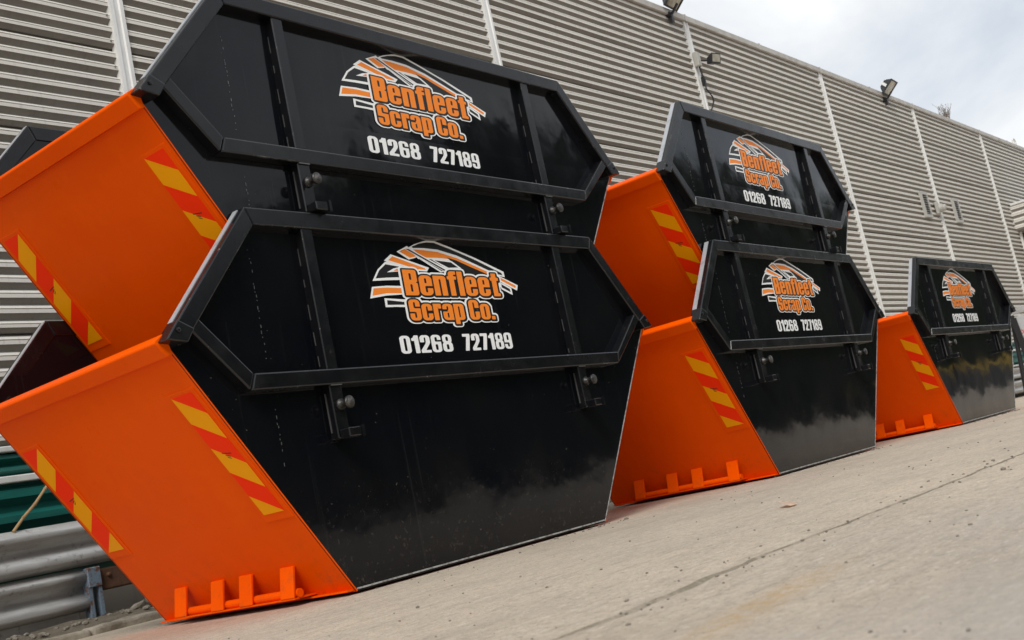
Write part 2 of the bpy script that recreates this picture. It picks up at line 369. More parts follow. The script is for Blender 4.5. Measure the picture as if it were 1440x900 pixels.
# ------------------------------------------------------------------ waste skips
Bl, Br, T, RR, ZR, ZT, W_, TB, TT = 1.1066, 1.0048, 1.433, 1.95, 1.2284, 1.8232, 1.5318, .0158, -.013
def yf(z): return TB*(1-z/ZR) if z < ZR else TT*(z-ZR)/(ZT-ZR)
def sxl(z): return -(Bl+(RR-Bl)*z/ZR)
def sxr(z): return Br+(RR-Br)*z/ZR
# --- lettering as distance fields -> filled outlines
def sd_rr(X, Y, x0, y0, x1, y1, r):
    r = min(r, (x1-x0)/2, (y1-y0)/2); cx, cy = (x0+x1)/2, (y0+y1)/2
    qx, qy = np.abs(X-cx)-(x1-x0)/2+r, np.abs(Y-cy)-(y1-y0)/2+r
    return np.hypot(np.maximum(qx, 0), np.maximum(qy, 0))+np.minimum(np.maximum(qx, qy), 0)-r
def sd_poly(X, Y, P):
    d = np.full(X.shape, 1e9); ins = np.zeros(X.shape, bool); n = len(P)
    for i in range(n):
        (ax, ay), (bx, by) = P[i], P[(i+1) % n]; ex, ey = bx-ax, by-ay; wx, wy = X-ax, Y-ay
        t = np.clip((wx*ex+wy*ey)/(ex*ex+ey*ey+1e-12), 0, 1); d = np.minimum(d, np.hypot(wx-ex*t, wy-ey*t))
        c = ((ay <= Y) & (by > Y)) | ((by <= Y) & (ay > Y))
        with np.errstate(divide='ignore', invalid='ignore'): xi = ax+(Y-ay)/(by-ay if by != ay else 1e-9)*ex
        ins ^= c & (X < xi)
    return np.where(ins, -d, d)
# + / - rounded boxes ('r') and polygons ('p'); cap height 1, x height .8
G = {
 'B': (.46, ['+r', (0, 0, .46, 1, .09)], ['+r', (0, 0, .2, 1, 0)], ['-p', [(.40, .505), (.5, .57), (.5, .44)]], ['-r', (.2, .60, .27, .86, .03)], ['-r', (.2, .14, .27, .43, .03)]),
 'e': (.45, ['+r', (0, 0, .45, .8, .17)], ['-r', (.19, .48, .26, .68, .03)], ['-r', (.19, .12, .26, .37, .03)], ['-r', (.22, .29, .55, .375, 0)]),
 'n': (.46, ['+r', (0, 0, .2, .8, 0)], ['+r', (.1, .3, .46, .8, .12)], ['+r', (.265, 0, .46, .5, 0)], ['-r', (.2, -.2, .265, .66, .03)]),
 'f': (.33, ['+r', (.06, 0, .25, .9, 0)], ['+r', (.06, .70, .34, 1, .12)], ['+r', (.2, .86, .34, 1, 0)], ['+r', (0, .66, .34, .79, 0)], ['-r', (.252, .79, .4, .86, 0)], ['-r', (.252, .3, .4, .66, 0)]),
 'l': (.2, ['+r', (0, 0, .2, 1, 0)]),
 't': (.33, ['+r', (.06, 0, .25, .97, 0)], ['+r', (0, .66, .33, .79, 0)], ['+r', (.06, 0, .33, .13, .03)]),
 'S': (.46, ['+r', (0, 0, .46, 1, .17)], ['-r', (.19, .60, .265, .87, .03)], ['-r', (.22, .58, .6, .66, 0)], ['-r', (.195, .13, .268, .40, .03)], ['-r', (-.1, .335, .22, .415, 0)]),
 'c': (.45, ['+r', (0, 0, .45, .8, .17)], ['-r', (.19, .13, .26, .67, .03)], ['-r', (.22, .33, .6, .47, 0)]),
 'r': (.35, ['+r', (0, 0, .2, .8, 0)], ['+r', (.1, .56, .35, .8, .03)], ['-r', (.2, .2, .215, .66, 0)]),
 'a': (.45, ['+r', (0, 0, .45, .8, .16)], ['+r', (.255, 0, .45, .4, 0)], ['-r', (.185, .50, .255, .68, .03)], ['-r', (-.1, .42, .22, .53, 0)], ['-r', (.185, .12, .255, .36, .03)]),
 'p': (.46, ['+r', (0, -.2, .2, .8, 0)], ['+r', (.05, 0, .46, .8, .13)], ['-r', (.2, .13, .265, .67, .03)]),
 'C': (.47, ['+r', (0, 0, .47, 1, .18)], ['-r', (.2, .13, .27, .87, .03)], ['-r', (.24, .41, .6, .59, 0)]),
 'o': (.45, ['+r', (0, 0, .45, .8, .17)], ['-r', (.19, .13, .26, .67, .03)]),
 '.': (.17, ['+r', (0, 0, .17, .18, 0)]),
 '0': (.47, ['+r', (0, 0, .47, 1, .18)], ['-r', (.18, .14, .29, .86, .05)]),
 '1': (.32, ['+r', (.12, 0, .32, 1, 0)], ['+p', [(.0, .70), (.0, .84), (.07, .87), (.14, 1), (.2, 1), (.2, .70)]]),
 '2': (.46, ['+r', (0, .4, .46, 1, .17)], ['-r', (.195, .3, .268, .87, .03)], ['-r', (-.1, .3, .268, .60, 0)], ['-r', (.2, .3, .6, .56, 0)], ['+p', [(.268, .64), (.46, .64), (.44, .52), (.215, .15), (.46, .15), (.46, 0), (0, 0), (0, .16), (.24, .52)]]),
 '6': (.46, ['+r', (0, 0, .46, 1, .17)], ['-r', (.175, .13, .29, .46, .05)], ['-r', (.175, .61, .29, .87, .05)], ['-r', (.22, .60, .6, .70, 0)]),
 '8': (.48, ['+r', (0, 0, .48, .56, .17)], ['+r', (.02, .49, .46, 1, .17)], ['-r', (.18, .62, .30, .87, .05)], ['-r', (.18, .13, .30, .43, .05)]),
 '7': (.42, ['+p', [(0, 1), (.42, 1), (.42, .86), (.27, 0), (.06, 0), (.215, .84), (0, .84)]]),
}
def glyph_sdf(ch, X, Y):
    if ch == '9': return glyph_sdf('6', .46-X, 1-Y)
    d = None
    for op, a in G[ch][1:]:
        q = sd_rr(X, Y, *a) if op[1] == 'r' else sd_poly(X, Y, a)
        d = q if d is None else (np.minimum(d, q) if op[0] == '+' else np.maximum(d, -q))
    return d
def text_sdf(txt, x0, x1, zb, cap, X, Z, gap=.055, space=.22):
    ws = [(space if c == ' ' else (.46 if c == '9' else G[c][0])) for c in txt]
    tot = sum(ws)+gap*(len(txt)-1); kx = (x1-x0)/tot; p = 0; d = np.full(X.shape, 9.)
    for c, wd in zip(txt, ws):
        if c != ' ': d = np.minimum(d, glyph_sdf(c, (X-x0)/kx-p, (Z-zb)/cap)*math.sqrt(kx*cap))
        p += wd+gap
    return d
def grid(x0, x1, z0, z1, h):
    xs = np.arange(x0, x1, h); zs = np.arange(z0, z1, h); X, Z = np.meshgrid(xs, zs); return xs, zs, X, Z
def fill(bm, xs, zs, D, iso, y, mi):
    """filled region D<iso: full cells merged in runs, border cells clipped"""
    D = D-iso; cache = {}
    def V(x, z):
        k = (round(x, 5), round(z, 5))
        if k not in cache: cache[k] = bm.verts.new((x, yf(z)-y, z))
        return cache[k]
    def face(pts):
        vs = []
        for p in pts:
            v = V(*p)
            if v not in vs: vs.append(v)
        if len(vs) > 2:
            try: bm.faces.new(vs).material_index = mi
            except ValueError: pass
    ins = D < 0; nz, nx = D.shape
    for j in range(nz-1):
        row = ins[j, :-1].astype(int)+ins[j, 1:]+ins[j+1, :-1]+ins[j+1, 1:]
        if not row.any(): continue
        i = 0
        while i < nx-1:
            if row[i] == 4:
                k = i
                while k < nx-1 and row[k] == 4: k += 1
                face([(xs[i], zs[j]), (xs[k], zs[j]), (xs[k], zs[j+1]), (xs[i], zs[j+1])]); i = k; continue
            if row[i]:
                c = [(xs[i], zs[j], D[j, i]), (xs[i+1], zs[j], D[j, i+1]), (xs[i+1], zs[j+1], D[j+1, i+1]), (xs[i], zs[j+1], D[j+1, i])]
                pts = []
                for a, b in zip(c, c[1:]+c[:1]):
                    if a[2] < 0: pts.append(a[:2])
                    if (a[2] < 0) != (b[2] < 0):
                        t = a[2]/(a[2]-b[2]); pts.append((a[0]+(b[0]-a[0])*t, a[1]+(b[1]-a[1])*t))
                face(pts)
            i += 1
LOGO = [
  ('w', 0, [(-0.326, 1.682), (-0.253, 1.712), (-0.177, 1.733), (-0.136, 1.74), (-0.077, 1.739), (0.049, 1.708), (0.258, 1.652), (0.499, 1.576), (0.501, 1.543), (0.441, 1.55), (0.384, 1.537), (0.191, 1.571), (0.011, 1.622), (-0.133, 1.631), (-0.237, 1.63), (-0.301, 1.674)]),
  ('k', 1, [(-0.276, 1.698), (-0.214, 1.717), (-0.146, 1.728), (-0.087, 1.728), (0.046, 1.697), (0.241, 1.644), (0.475, 1.568), (0.483, 1.553), (0.422, 1.562), (0.247, 1.615), (0.091, 1.662), (-0.064, 1.69), (-0.181, 1.694), (-0.265, 1.691)]),
  ('o', 1, [(-0.267, 1.683), (-0.184, 1.682), (-0.068, 1.676), (0.086, 1.647), (0.243, 1.603), (0.388, 1.559), (0.359, 1.552), (0.156, 1.596), (0.029, 1.639), (-0.077, 1.642), (-0.196, 1.64), (-0.229, 1.659)]),
  ('k', 1, [(0.002, 1.647), (0.082, 1.632), (0.185, 1.601), (0.352, 1.554), (0.142, 1.549), (0.073, 1.601)]),
  ('w', 0, [(-0.23, 1.631), (0.039, 1.627), (0.114, 1.586), (-0.005, 1.565), (-0.074, 1.559)]),
  ('k', 1, [(-0.205, 1.631), (-0.133, 1.632), (-0.015, 1.579), (-0.062, 1.565)]),
  ('k', 1, [(-0.108, 1.627), (0.03, 1.619), (0.084, 1.591), (0.001, 1.587)]),
  ('w', 2, [(-0.402, 1.665), (-0.312, 1.7), (-0.231, 1.65), (-0.264, 1.635), (-0.317, 1.624)]),
  ('o', 3, [(-0.382, 1.668), (-0.32, 1.686), (-0.252, 1.644), (-0.305, 1.634)]),
  ('w', 4, [(-0.334, 1.682), (-0.3, 1.687), (0.0, 1.574), (-0.033, 1.56), (-0.055, 1.569)]),
  ('k', 5, [(-0.326, 1.682), (-0.305, 1.684), (-0.018, 1.569), (-0.037, 1.566)]),
  ('w', 0, [(-0.624, 1.499), (-0.572, 1.561), (-0.507, 1.604), (-0.47, 1.614), (-0.373, 1.588), (-0.394, 1.509), (-0.515, 1.505)]),
  ('k', 1, [(-0.598, 1.513), (-0.561, 1.557), (-0.505, 1.592), (-0.399, 1.581), (-0.458, 1.564), (-0.501, 1.548), (-0.384, 1.557), (-0.392, 1.524), (-0.512, 1.519)]),
  ('w', 2, [(-0.505, 1.548), (-0.451, 1.57), (-0.38, 1.584), (-0.379, 1.556), (-0.455, 1.554)]),
  ('o', 3, [(-0.454, 1.557), (-0.425, 1.569), (-0.381, 1.577), (-0.383, 1.558)]),
  ('w', 4, [(-0.512, 1.611), (-0.453, 1.648), (-0.165, 1.582), (-0.189, 1.56), (-0.305, 1.563), (-0.385, 1.589)]),
  ('o', 5, [(-0.48, 1.615), (-0.443, 1.637), (-0.2, 1.578), (-0.194, 1.57), (-0.263, 1.571), (-0.348, 1.588)]),
  ('w', 0, [(-0.637, 1.467), (-0.523, 1.475), (-0.396, 1.475), (-0.402, 1.429), (-0.536, 1.422), (-0.664, 1.405)]),
  ('o', 1, [(-0.627, 1.459), (-0.525, 1.465), (-0.408, 1.463), (-0.415, 1.435), (-0.533, 1.434), (-0.644, 1.42)]),
  ('w', 0, [(-0.561, 1.407), (-0.397, 1.401), (-0.39, 1.359), (-0.48, 1.361), (-0.562, 1.359)]),
  ('k', 1, [(-0.543, 1.397), (-0.401, 1.387), (-0.393, 1.372), (-0.478, 1.372), (-0.546, 1.371)]),
  ('w', 0, [(0.434, 1.552), (0.61, 1.494), (0.593, 1.461), (0.431, 1.517)]),
  ('o', 1, [(0.443, 1.543), (0.59, 1.49), (0.582, 1.476), (0.444, 1.525)]),
  ('w', 0, [(0.42, 1.507), (0.465, 1.504), (0.54, 1.476), (0.542, 1.433), (0.446, 1.467)]),
  ('k', 1, [(0.451, 1.498), (0.523, 1.47), (0.528, 1.45), (0.449, 1.479)]),
]
MI = {'w': 0, 'o': 1, 'k': 2}
def logo_bm():
    bm = bmesh.new(); y = .0006
    for c, l, P in LOGO:
        y += .00012
        tris = tessellate_polygon([[Vector((x, z, 0)) for x, z in P]]); vs = [bm.verts.new((x, yf(z)-y, z)) for x, z in P]
        for t in tris: bm.faces.new([vs[i] for i in t]).material_index = MI[c]
    xs, zs, X, Z = grid(-.47, .50, 1.19, 1.62, .0036)
    d = np.minimum(text_sdf('Benfleet', -.392, .424, 1.424, .142, X, Z), text_sdf('Scrap Co.', -.388, .332, 1.285, .116, X, Z, .05, .14))
    fill(bm, xs, zs, d, .0225, .0044, 0)
    fill(bm, xs, zs, np.minimum(d, np.roll(np.roll(d, 1, 1), -1, 0)), .0105, .0049, 2); fill(bm, xs, zs, d, .0, .0054, 1)
    return bm
def phone_bm(txt, xa, xb):
    bm = bmesh.new(); xs, zs, X, Z = grid(-.53, .47, 1.09, 1.23, .0036)
    fill(bm, xs, zs, text_sdf(txt, xa, xb, 1.109, .096, X, Z, .06, .30), .0, .0012, 0); return bm

def isect(p, d, q, e):
    c = d[0]*e[1]-d[1]*e[0]; t = ((q[0]-p[0])*e[1]-(q[1]-p[1])*e[0])/c; return (p[0]+d[0]*t, p[1]+d[1]*t)
def make_skip():
    root = empty('waste_skip')
    for far in (False, True):
        def fl(bm):
            if far:
                for v in bm.verts: v.co.y = W_-v.co.y
            return bm
        # hexagonal side plate, folded at rim height
        bm = bmesh.new()
        Zt = ZT-.12 if far else ZT; Tt = RR-(RR-T)*(Zt-ZR)/(ZT-ZR)
        def ring(o_): return [[(-Bl, yf(0)+o_, .0), (Br, yf(0)+o_, .0)], [(-RR, yf(ZR)+o_, ZR), (RR, yf(ZR)+o_, ZR)], [(-Tt, yf(Zt)+o_, Zt), (Tt, yf(Zt)+o_, Zt)]]
        a, b = [[[bm.verts.new(p) for p in r] for r in ring(o_)] for o_ in (0, .006)]
        for q in (a, b):
            for k in (0, 1): bm.faces.new((q[k][0], q[k][1], q[k+1][1], q[k+1][0]))
        loop = lambda q: [q[0][0], q[0][1], q[1][1], q[2][1], q[2][0], q[1][0]]
        la, lb = loop(a), loop(b)
        for i in range(6): bm.faces.new((la[i], la[(i+1) % 6], lb[(i+1) % 6], lb[i]))
        obj('side_panel', fl(bm), BLACK, root)
        # box section frame round the raised side
        wd, dp = .085, .055; y0, y1 = .002, -.013-dp
        tl, rl = (-Tt, Zt), (-RR, ZR); ed = (RR-Tt, Zt-ZR); L = math.hypot(*ed); ed = (ed[0]/L, ed[1]/L); nn = (ed[1], -ed[0])
        inn = (rl[0]+nn[0]*wd, rl[1]+nn[1]*wd)
        ci = isect(inn, ed, (0, Zt-wd), (1, 0)); lo = (rl[0]-.012, rl[1]-.018); li = isect(inn, ed, (0, ZR-.035), (1, 0))
        bm = bmesh.new(); add_prism_xz(bm, [tl, ci, (-ci[0], ci[1]), (Tt, Zt)], y0, y1); bevel(bm, .007, 2, mi=1); obj('top_rail', fl(bm), [BLACKB, EDGE], root)
        for sg in (1, -1):
            P = [(lo[0]*sg, lo[1]), (li[0]*sg, li[1]), (ci[0]*sg, ci[1]), (tl[0]*sg, tl[1])]
            bm = bmesh.new(); add_prism_xz(bm, P, y0, y1+.001); bevel(bm, .007, 2, mi=1); er = obj('end_rail', fl(bm), [BLACKB, EDGE], root)
            bm = bmesh.new(); e = .004
            q0 = (lo[0]+ed[0]*.10, lo[1]+ed[1]*.10); q1 = (tl[0]-ed[0]*.01, tl[1]-ed[1]*.01)
            add_prism_xz(bm, [(q0[0]*sg, q0[1]), (q1[0]*sg, q1[1]), ((q1[0]-nn[0]*e)*sg, q1[1]-nn[1]*e), ((q0[0]-nn[0]*e)*sg, q0[1]-nn[1]*e)], .004, -.030)
            obj('edge_strip', fl(bm), FLANK, er)
            # folded corner cap with a rivet
            bm = bmesh.new(); c = [(lo[0]-.006, lo[1]-.006), (li[0]+.004, li[1]-.004), (li[0]+ed[0]*.075, li[1]+ed[1]*.075), (lo[0]+ed[0]*.105-.005, lo[1]+ed[1]*.105)]
            add_prism_xz(bm, [(x*sg, z) for x, z in c], .01, y1-.004); bevel(bm, .006, 2, mi=1)
            m = ((c[0][0]+c[2][0])/2-.012, (c[0][1]+c[2][1])/2+.016); add_lathe(bm, (m[0]*sg, y1-.004, m[1]), (0, -1, 0), [(0, .012), (.005, .011), (.008, .005)], 10)
            obj('corner_cap', fl(bm), [BLACKB, EDGE], er)
        # lower rail: level run and a rising diagonal at each end
        xa, za, hw = -1.56, .965, .078
        bm = bmesh.new(); add_prism_xz(bm, [(-1.567, za), (1.452, za), (1.470, za+hw), (-1.535, za+hw)], y0+.004, -.062); bevel(bm, .008, 2, mi=1); obj('lower_rail', fl(bm), [BLACKB, EDGE], root)
        for P in ([(-1.571, za+.003), (-1.539, za+hw-.002), (-1.800, 1.312), (-1.852, 1.264)], [(1.456, za+.003), (1.474, za+hw-.002), (1.792, 1.302), (1.836, 1.256)]):
            bm = bmesh.new(); add_prism_xz(bm, P, y0+.004, -.0605); bevel(bm, .007, 2, mi=1); obj('diagonal_rail', fl(bm), [BLACKB, EDGE], root)
        for sg, xu in ((-1, -1.062), (1, 1.025)):
            bm = bmesh.new(); add_box(bm, xu-.036, xu+.036, -.058, .004, za+hw-.004, Zt-wd+.004); bevel(bm, .005, 1, mi=1); u = obj('upright', fl(bm), [BLACKB, EDGE], root)
            bm = bmesh.new()                                              # stitch welds down the flank
            z = za+hw+.02
            while z < Zt-wd-.03:
                l = random.uniform(.01, .09); xw = random.uniform(-.002, .002)
                if random.random() < .7: add_box(bm, xu-.0378, xu-.034, -.013+xw, -.008+xw, z, z+l); z += l+random.uniform(.05, .12)
            obj('stitch_weld', fl(bm), WELD, u, kind='stuff')
            xb = xu+.008
            bm = bmesh.new(); add_box(bm, xb-.044, xb+.036, -.050, .006, .71, za+.004); bevel(bm, .005, 1, mi=1)
            br = obj('lug_bracket', fl(bm), [BLACKB, EDGE], root)
            bm = bmesh.new(); add_box(bm, xb-.0485, xb-.045, -.016, -.008, .74, .93); add_box(bm, xb-.04, xb+.03, -.060, -.054, za-.004, za+.001); obj('stitch_weld', fl(bm), WELD, br, kind='stuff')
            bm = bmesh.new(); add_lathe(bm, (xb+.004, -.045, .868), (0, -1, 0), [(0, .028), (.016, .027), (.024, .017), (.056, .016), (.060, .029), (.072, .031), (.078, .026)], 16)
            obj('lifting_lug', fl(bm), PIN, br, True)
            bm = bmesh.new(); add_box(bm, xb-.036, xb+.068, -.118, -.050, .705, .748); bevel(bm, .005, 1, mi=1)
            add_box(bm, xb+.044, xb+.060, -.125, -.112, .699, .754); obj('lug_stop', fl(bm), [BLACKB, EDGE], br)
        # vertical plate seam weld near each end
        bm = bmesh.new(); z = .62
        while z < 1.60:
            l = random.uniform(.003, .022)
            xq = -1.402+random.uniform(-.003, .003)
            if abs(z-1.0) > .10 and random.random() < .8: add_box(bm, xq-random.uniform(.001, .002), xq+random.uniform(.001, .002), yf(z)-.002, yf(z)+.001, z, z+l)
            z += l+random.uniform(.003, .03)
        obj('seam_weld', fl(bm), WELD, root, kind='stuff')
        bm = bmesh.new()                                                  # pale plate edges: painted glint down the tail end, bare metal along the foot
        add_hull(bm, [(Br-.001, yf(0)-.003, .0), (Br+.005, yf(0)-.003, .0), (Br+.005, yf(0)+.004, .0), (Br-.001, yf(0)+.004, .0)],
                 [(RR-.012, -.003, ZR-.015), (RR-.005, -.003, ZR-.015), (RR-.005, .004, ZR-.015), (RR-.012, .004, ZR-.015)])
        obj('plate_edge', fl(bm), WORN_GLINT, root)
        bm = bmesh.new(); add_box(bm, -Bl+.004, Br, TB-.010, TB-.0006, .009, .016); obj('plate_edge', fl(bm), WORN_GLINT, root)
    # floor
    bm = bmesh.new(); add_box(bm, -Bl+.008, Br-.006, TB+.007, W_-TB-.007, .008, .02); obj('floor_plate', bm, ORANGE, root)
    # sloping ends with folded rim lip
    for sg, bx in ((-1, Bl), (1, Br)):
        nx_, nz_ = -ZR, (RR-bx); l = math.hypot(nx_, nz_); n = (nx_/l, -nz_/l); ux = ((RR-bx)/l, ZR/l)      # outward normal (mirrored by sg), up-slope
        def P(y, s, o_): return (-sg*-1*(bx+ux[0]*s+(-n[0])*o_) if False else sg*(bx+ux[0]*s-n[0]*o_), y, ux[1]*s+n[1]*o_)
        Ls = l
        def slab(bm, y0, y1, s0, s1, o0, o1, mi=0):
            return add_hull(bm, [P(y0, s0, o0), P(y1, s0, o0), P(y1, s1, o0), P(y0, s1, o0)], [P(y0, s0, o1), P(y1, s0, o1), P(y1, s1, o1), P(y0, s1, o1)], mi)
        def slab2(bm, pts, o0, o1, mi=0): return add_hull(bm, [P(y, s, o0) for y, s in pts], [P(y, s, o1) for y, s in pts], mi)
        q_ = 0 if sg < 0 else .009
        bm = bmesh.new(); slab2(bm, [(TB-.004+q_, .0), (W_-TB+.004-q_, .0), (W_+.002-q_, Ls-.004), (-.002+q_, Ls-.004)], -.006, .0); ep = obj('end_panel', bm, ORANGE, root)
        bm = bmesh.new()
        a = [P(0, Ls-.088, .0), P(0, Ls-.082, .030), P(0, Ls-.004, .042), P(0, Ls+.006, .034), P(0, Ls+.006, -.02), P(0, Ls-.03, -.02)]
        add_hull(bm, [(p[0], -.004+q_, p[2]) for p in a], [(p[0], W_+.004-q_, p[2]) for p in a]); bevel(bm, .004, 2); obj('rim_lip', bm, ORANGEH, ep)
        # backing strips and chevron reflectors
        for near in (True, False):
            my = (lambda y: y) if near else (lambda y: W_-y+.01)
            y0, y1, s0, s1 = .056, .200, .525, 1.215
            bm = bmesh.new(); slab(bm, my(.030), my(.225), .48, 1.235, -.001, .0045); bevel(bm, .002, 1); bp = obj('reflector_backing', bm, ORANGE, ep)
            bm = bmesh.new(); pz, dz = .143, .118; o_ = .0068
            for k in range(6):
                hi0 = s1-pz*(k-1) if k > 0 else s1; lo0 = s1-pz*k
                # boundaries run from the high outer corner down toward the plate edge
                lft = [(s1-pz*max(k-1, 0)) if k > 0 else s1, s1-pz*k if k < 5 else s0]
                rgt = [(s1-dz-pz*(k-1)) if k > 0 else s1, (s1-dz-pz*k) if k < 5 else s0]
                pts = [(y1, lft[0]), (y0, rgt[0]), (y0, max(rgt[1], s0)), (y1, max(lft[1], s0))]
                q = []
                for p in pts:
                    if not q or (abs(p[0]-q[-1][0])+abs(p[1]-q[-1][1])) > 1e-4: q.append(p)
                if abs(q[0][0]-q[-1][0])+abs(q[0][1]-q[-1][1]) < 1e-4: q.pop()
                vs = [bm.verts.new(P(my(y), s, o_)) for y, s in q]; bm.faces.new(vs).material_index = k % 2
            for (ya, yb, s) in ((.100, .155, .876), (.118, .142, .862), (.120, .138, .850)):
                vs = [bm.verts.new(P(my(y), q_, o_+.0008)) for y, q_ in ((ya, s), (yb, s+.012), (yb, s+.017), (ya, s+.005))]; bm.faces.new(vs).material_index = 2
            slab(bm, my(y0), my(y1), s0, s1, .004, .0062, 0)
            obj('chevron_reflector', bm, [RED, AMBER, PRINT], bp)
        # hook plates and bar low on the end
        off = 0 if sg < 0 else Br-Bl
        X = lambda x: sg*(x+off)
        bm = bmesh.new(); add_tube(bm, (X(1.225), .265, .047), (X(1.225), 1.20, .047), .021, n=14); hb = obj('hook_bar', bm, ORANGEH, ep, False)
        for yc in (1.168, .858, .630, .318):
            bm = bmesh.new(); pts = [(1.253, .028), (1.267, .028), (1.240, .174), (1.222, .174), ]
            add_hull(bm, [(X(x), yc-.048, z) for x, z in pts], [(X(x), yc+.048, z) for x, z in pts]); bevel(bm, .003, 1); obj('hook_plate', bm, ORANGEH, ep)
        bm = bmesh.new(); add_box(bm, min(X(1.10), X(1.155)), max(X(1.10), X(1.155)), TB+.01, W_-TB-.01, .006, .014); add_box(bm, min(X(1.12), X(1.262)), max(X(1.12), X(1.262)), .27, 1.215, .020, .028)
        obj('foot_ledge', bm, ORANGE, ep)
    o = obj('company_logo', logo_bm(), [DW, DO, DK], root); o['label'] = 'orange and white company logo lettered over swooping stripes'
    for tx, xa, xb in (('01268', -.504, -.088), ('727189', .005, .448)):
        o = obj('phone_number', phone_bm(tx, xa, xb), [DW], root); o['label'] = 'white painted telephone digits'
    return root
proto = make_skip()
H2 = 1.1237
SK = [((0, 0, .012), 0, 'large black and orange skip on the ground at front left, bottom of the nearest stack'),
      ((.076, .012, H2+.012), .12, 'black and orange skip resting on the nearest skip at the top left'),
      ((4.2936, -.1544, .012), .757, 'middle skip on the concrete carrying a second skip, second along the row'),
      ((4.3164, -.142, H2+.012), .86, 'skip stacked on top of the middle skip in front of the small wall lamp'),
      ((8.7419, -.2679, .012), -.477, 'single unstacked black and orange skip farthest along the row at right')]
for i, (l, a, lab) in enumerate(SK):
    o = proto if i == 0 else copy_tree(proto)
    o.location = l; o.rotation_euler = (0, 0, R(a)); tag(o, lab, 'skip', 'orange and black waste skips along the wall')

# ------------------------------------------------------------------ guard rail, post, clutter at the foot of the wall
def wbeam(x0, x1, zc, h, dep):
    bm = bmesh.new(); prof = [(-.01, -.5), (-.30, -.47), (-.95, -.40), (-1, -.34), (-.97, -.22), (-.18, -.10), (-.1, 0), (-.18, .07), (-.95, .22), (-1, .30), (-.95, .36), (-.25, .47), (-.01, .5)]
    fr = [(y*dep, zc+z*h) for y, z in prof]; bk = [(y*dep+.006, zc+z*h) for y, z in prof]
    n = max(2, int((x1-x0)/.25)); rows = []
    for i in range(n+1):
        x = x0+(x1-x0)*i/n; w1 = .006*noise.noise((x*1.3, zc*9, 2))
        rows.append([bm.verts.new((x, y+w1, z)) for y, z in fr+bk[::-1]])
    m = len(rows[0])
    for a, b in zip(rows, rows[1:]):
        for k in range(m): bm.faces.new((a[k], a[(k+1) % m], b[(k+1) % m], b[k]))
    bm.faces.new(rows[0]); bm.faces.new(rows[-1][::-1]); return bm
gr = wall_empty('crash_barrier', 0, .34, 0)
tag(gr, 'dented galvanised crash barrier of stacked beams along the foot of the wall', 'crash barrier')
obj('barrier_beam', wbeam(-7, 1.2, .585, .31, .085), RAIL, gr, True)
obj('barrier_beam', wbeam(-7, -1.24, .275, .29, .08), RAIL, gr, True)
bm = bmesh.new(); add_box(bm, -7, -1.30, -.02, .0, .03, .135); bevel(bm, .004, 1); obj('kick_plate', bm, RAIL, gr)
gr2 = wall_empty('crash_barrier', 13, .34, 0)
tag(gr2, 'far stretch of grey crash barrier beyond the single skip', 'crash barrier')
for zc, hh in ((.555, .27), (.235, .30)): obj('barrier_beam', wbeam(0, 16, zc, hh, .085), RAIL, gr2, True)
bm = bmesh.new(); add_box(bm, 0, 16, -.10, .20, .695, .73); bevel(bm, .006, 1); obj('barrier_cap', bm, TRIM, gr2)
bp = wall_empty('barrier_post', -1.185, .37, .04)
tag(bp, 'rusty flaking blue steel post holding the end of the barrier', 'post')
bm = bmesh.new(); add_box(bm, -.055, .045, -.06, .02, .235, .37); bevel(bm, .006, 1); obj('post_head', bm, BLUEP, bp)
for x in (-.045, .03):
    bm = bmesh.new(); add_box(bm, x-.012, x+.012, -.05, .03, -.04, .24); obj('post_flange', bm, BLUEP, bp)
bm = bmesh.new(); add_box(bm, .05, .34, -.02, .06, .20, .35); bevel(bm, .012, 2); add_lathe(bm, (.12, -.02, .30), (0, -1, 0), [(0, .016), (.012, .015), (.018, .006)], 8); obj('rusty_bracket', bm, RUST, bp)
# dirt verge behind a low concrete kerb
bm = bmesh.new(); rows = []
for i in range(90):
    x = -9+i*.16; row = []
    for j in range(14):
        t = j/13; y = 2.60+t*1.0
        z = .045+.03*min(1, t*2)+.03*noise.noise((x*3, y*3, 0))+.022*noise.noise((x*11, y*11, 4)) if j else -.02
        row.append(bm.verts.new((x, y, z)))
    rows.append(row)
for a, b in zip(rows, rows[1:]):
    for k in range(13): bm.faces.new((a[k], b[k], b[k+1], a[k+1]))
obj('dirt_verge', bm, DIRT, None, True, 'rough dirt strip between the kerb and the wall', 'structure')
for k in range(9):
    bm = bmesh.new(); x0 = -9+k*1.6; add_box(bm, x0+.006, x0+1.594, 2.44+random.uniform(-.008, .008), 2.60, -.03, .046+random.uniform(-.006, .006)); bevel(bm, .018, 2)
    bmesh.ops.subdivide_edges(bm, edges=[e for e in bm.edges if e.calc_length() > .8], cuts=24)
    for v in bm.verts: v.co += Vector((0, .014*noise.noise(v.co*7), .010*noise.noise(v.co*9+Vector((3, 0, 0)))))
    o = obj('kerb_stone', bm, KERB, None, False, 'pale concrete kerb along the dirt strip', 'structure')
def rock(loc, r, seed, sq=(1, .8, .6)):
    bm = bmesh.new(); bmesh.ops.create_icosphere(bm, subdivisions=2, radius=r)
    for v in bm.verts:
        n = .35*noise.noise(v.co/r*1.1+Vector((seed, 0, 0))); v.co *= 1+n; v.co = Vector((v.co.x*sq[0], v.co.y*sq[1], v.co.z*sq[2]))
    o = obj('stone', bm, STONE); o.location = loc; o.rotation_euler = (.2*seed, .1*seed, seed); return o
tag(rock((-.17, 3.02, .105), .075, 1.3), 'larger grey stone in the dirt beside the blue post', 'stone')
tag(rock((-.33, 2.98, .085), .055, 2.9, (1.2, .6, .5)), 'flat grey stone leaning near the foot of the blue post', 'stone')
tag(rock((-.02, 2.85, .085), .035, 4.1), 'small stone in the dirt beside the broken stick', 'stone')
bm = bmesh.new(); rv = random.Random(5)
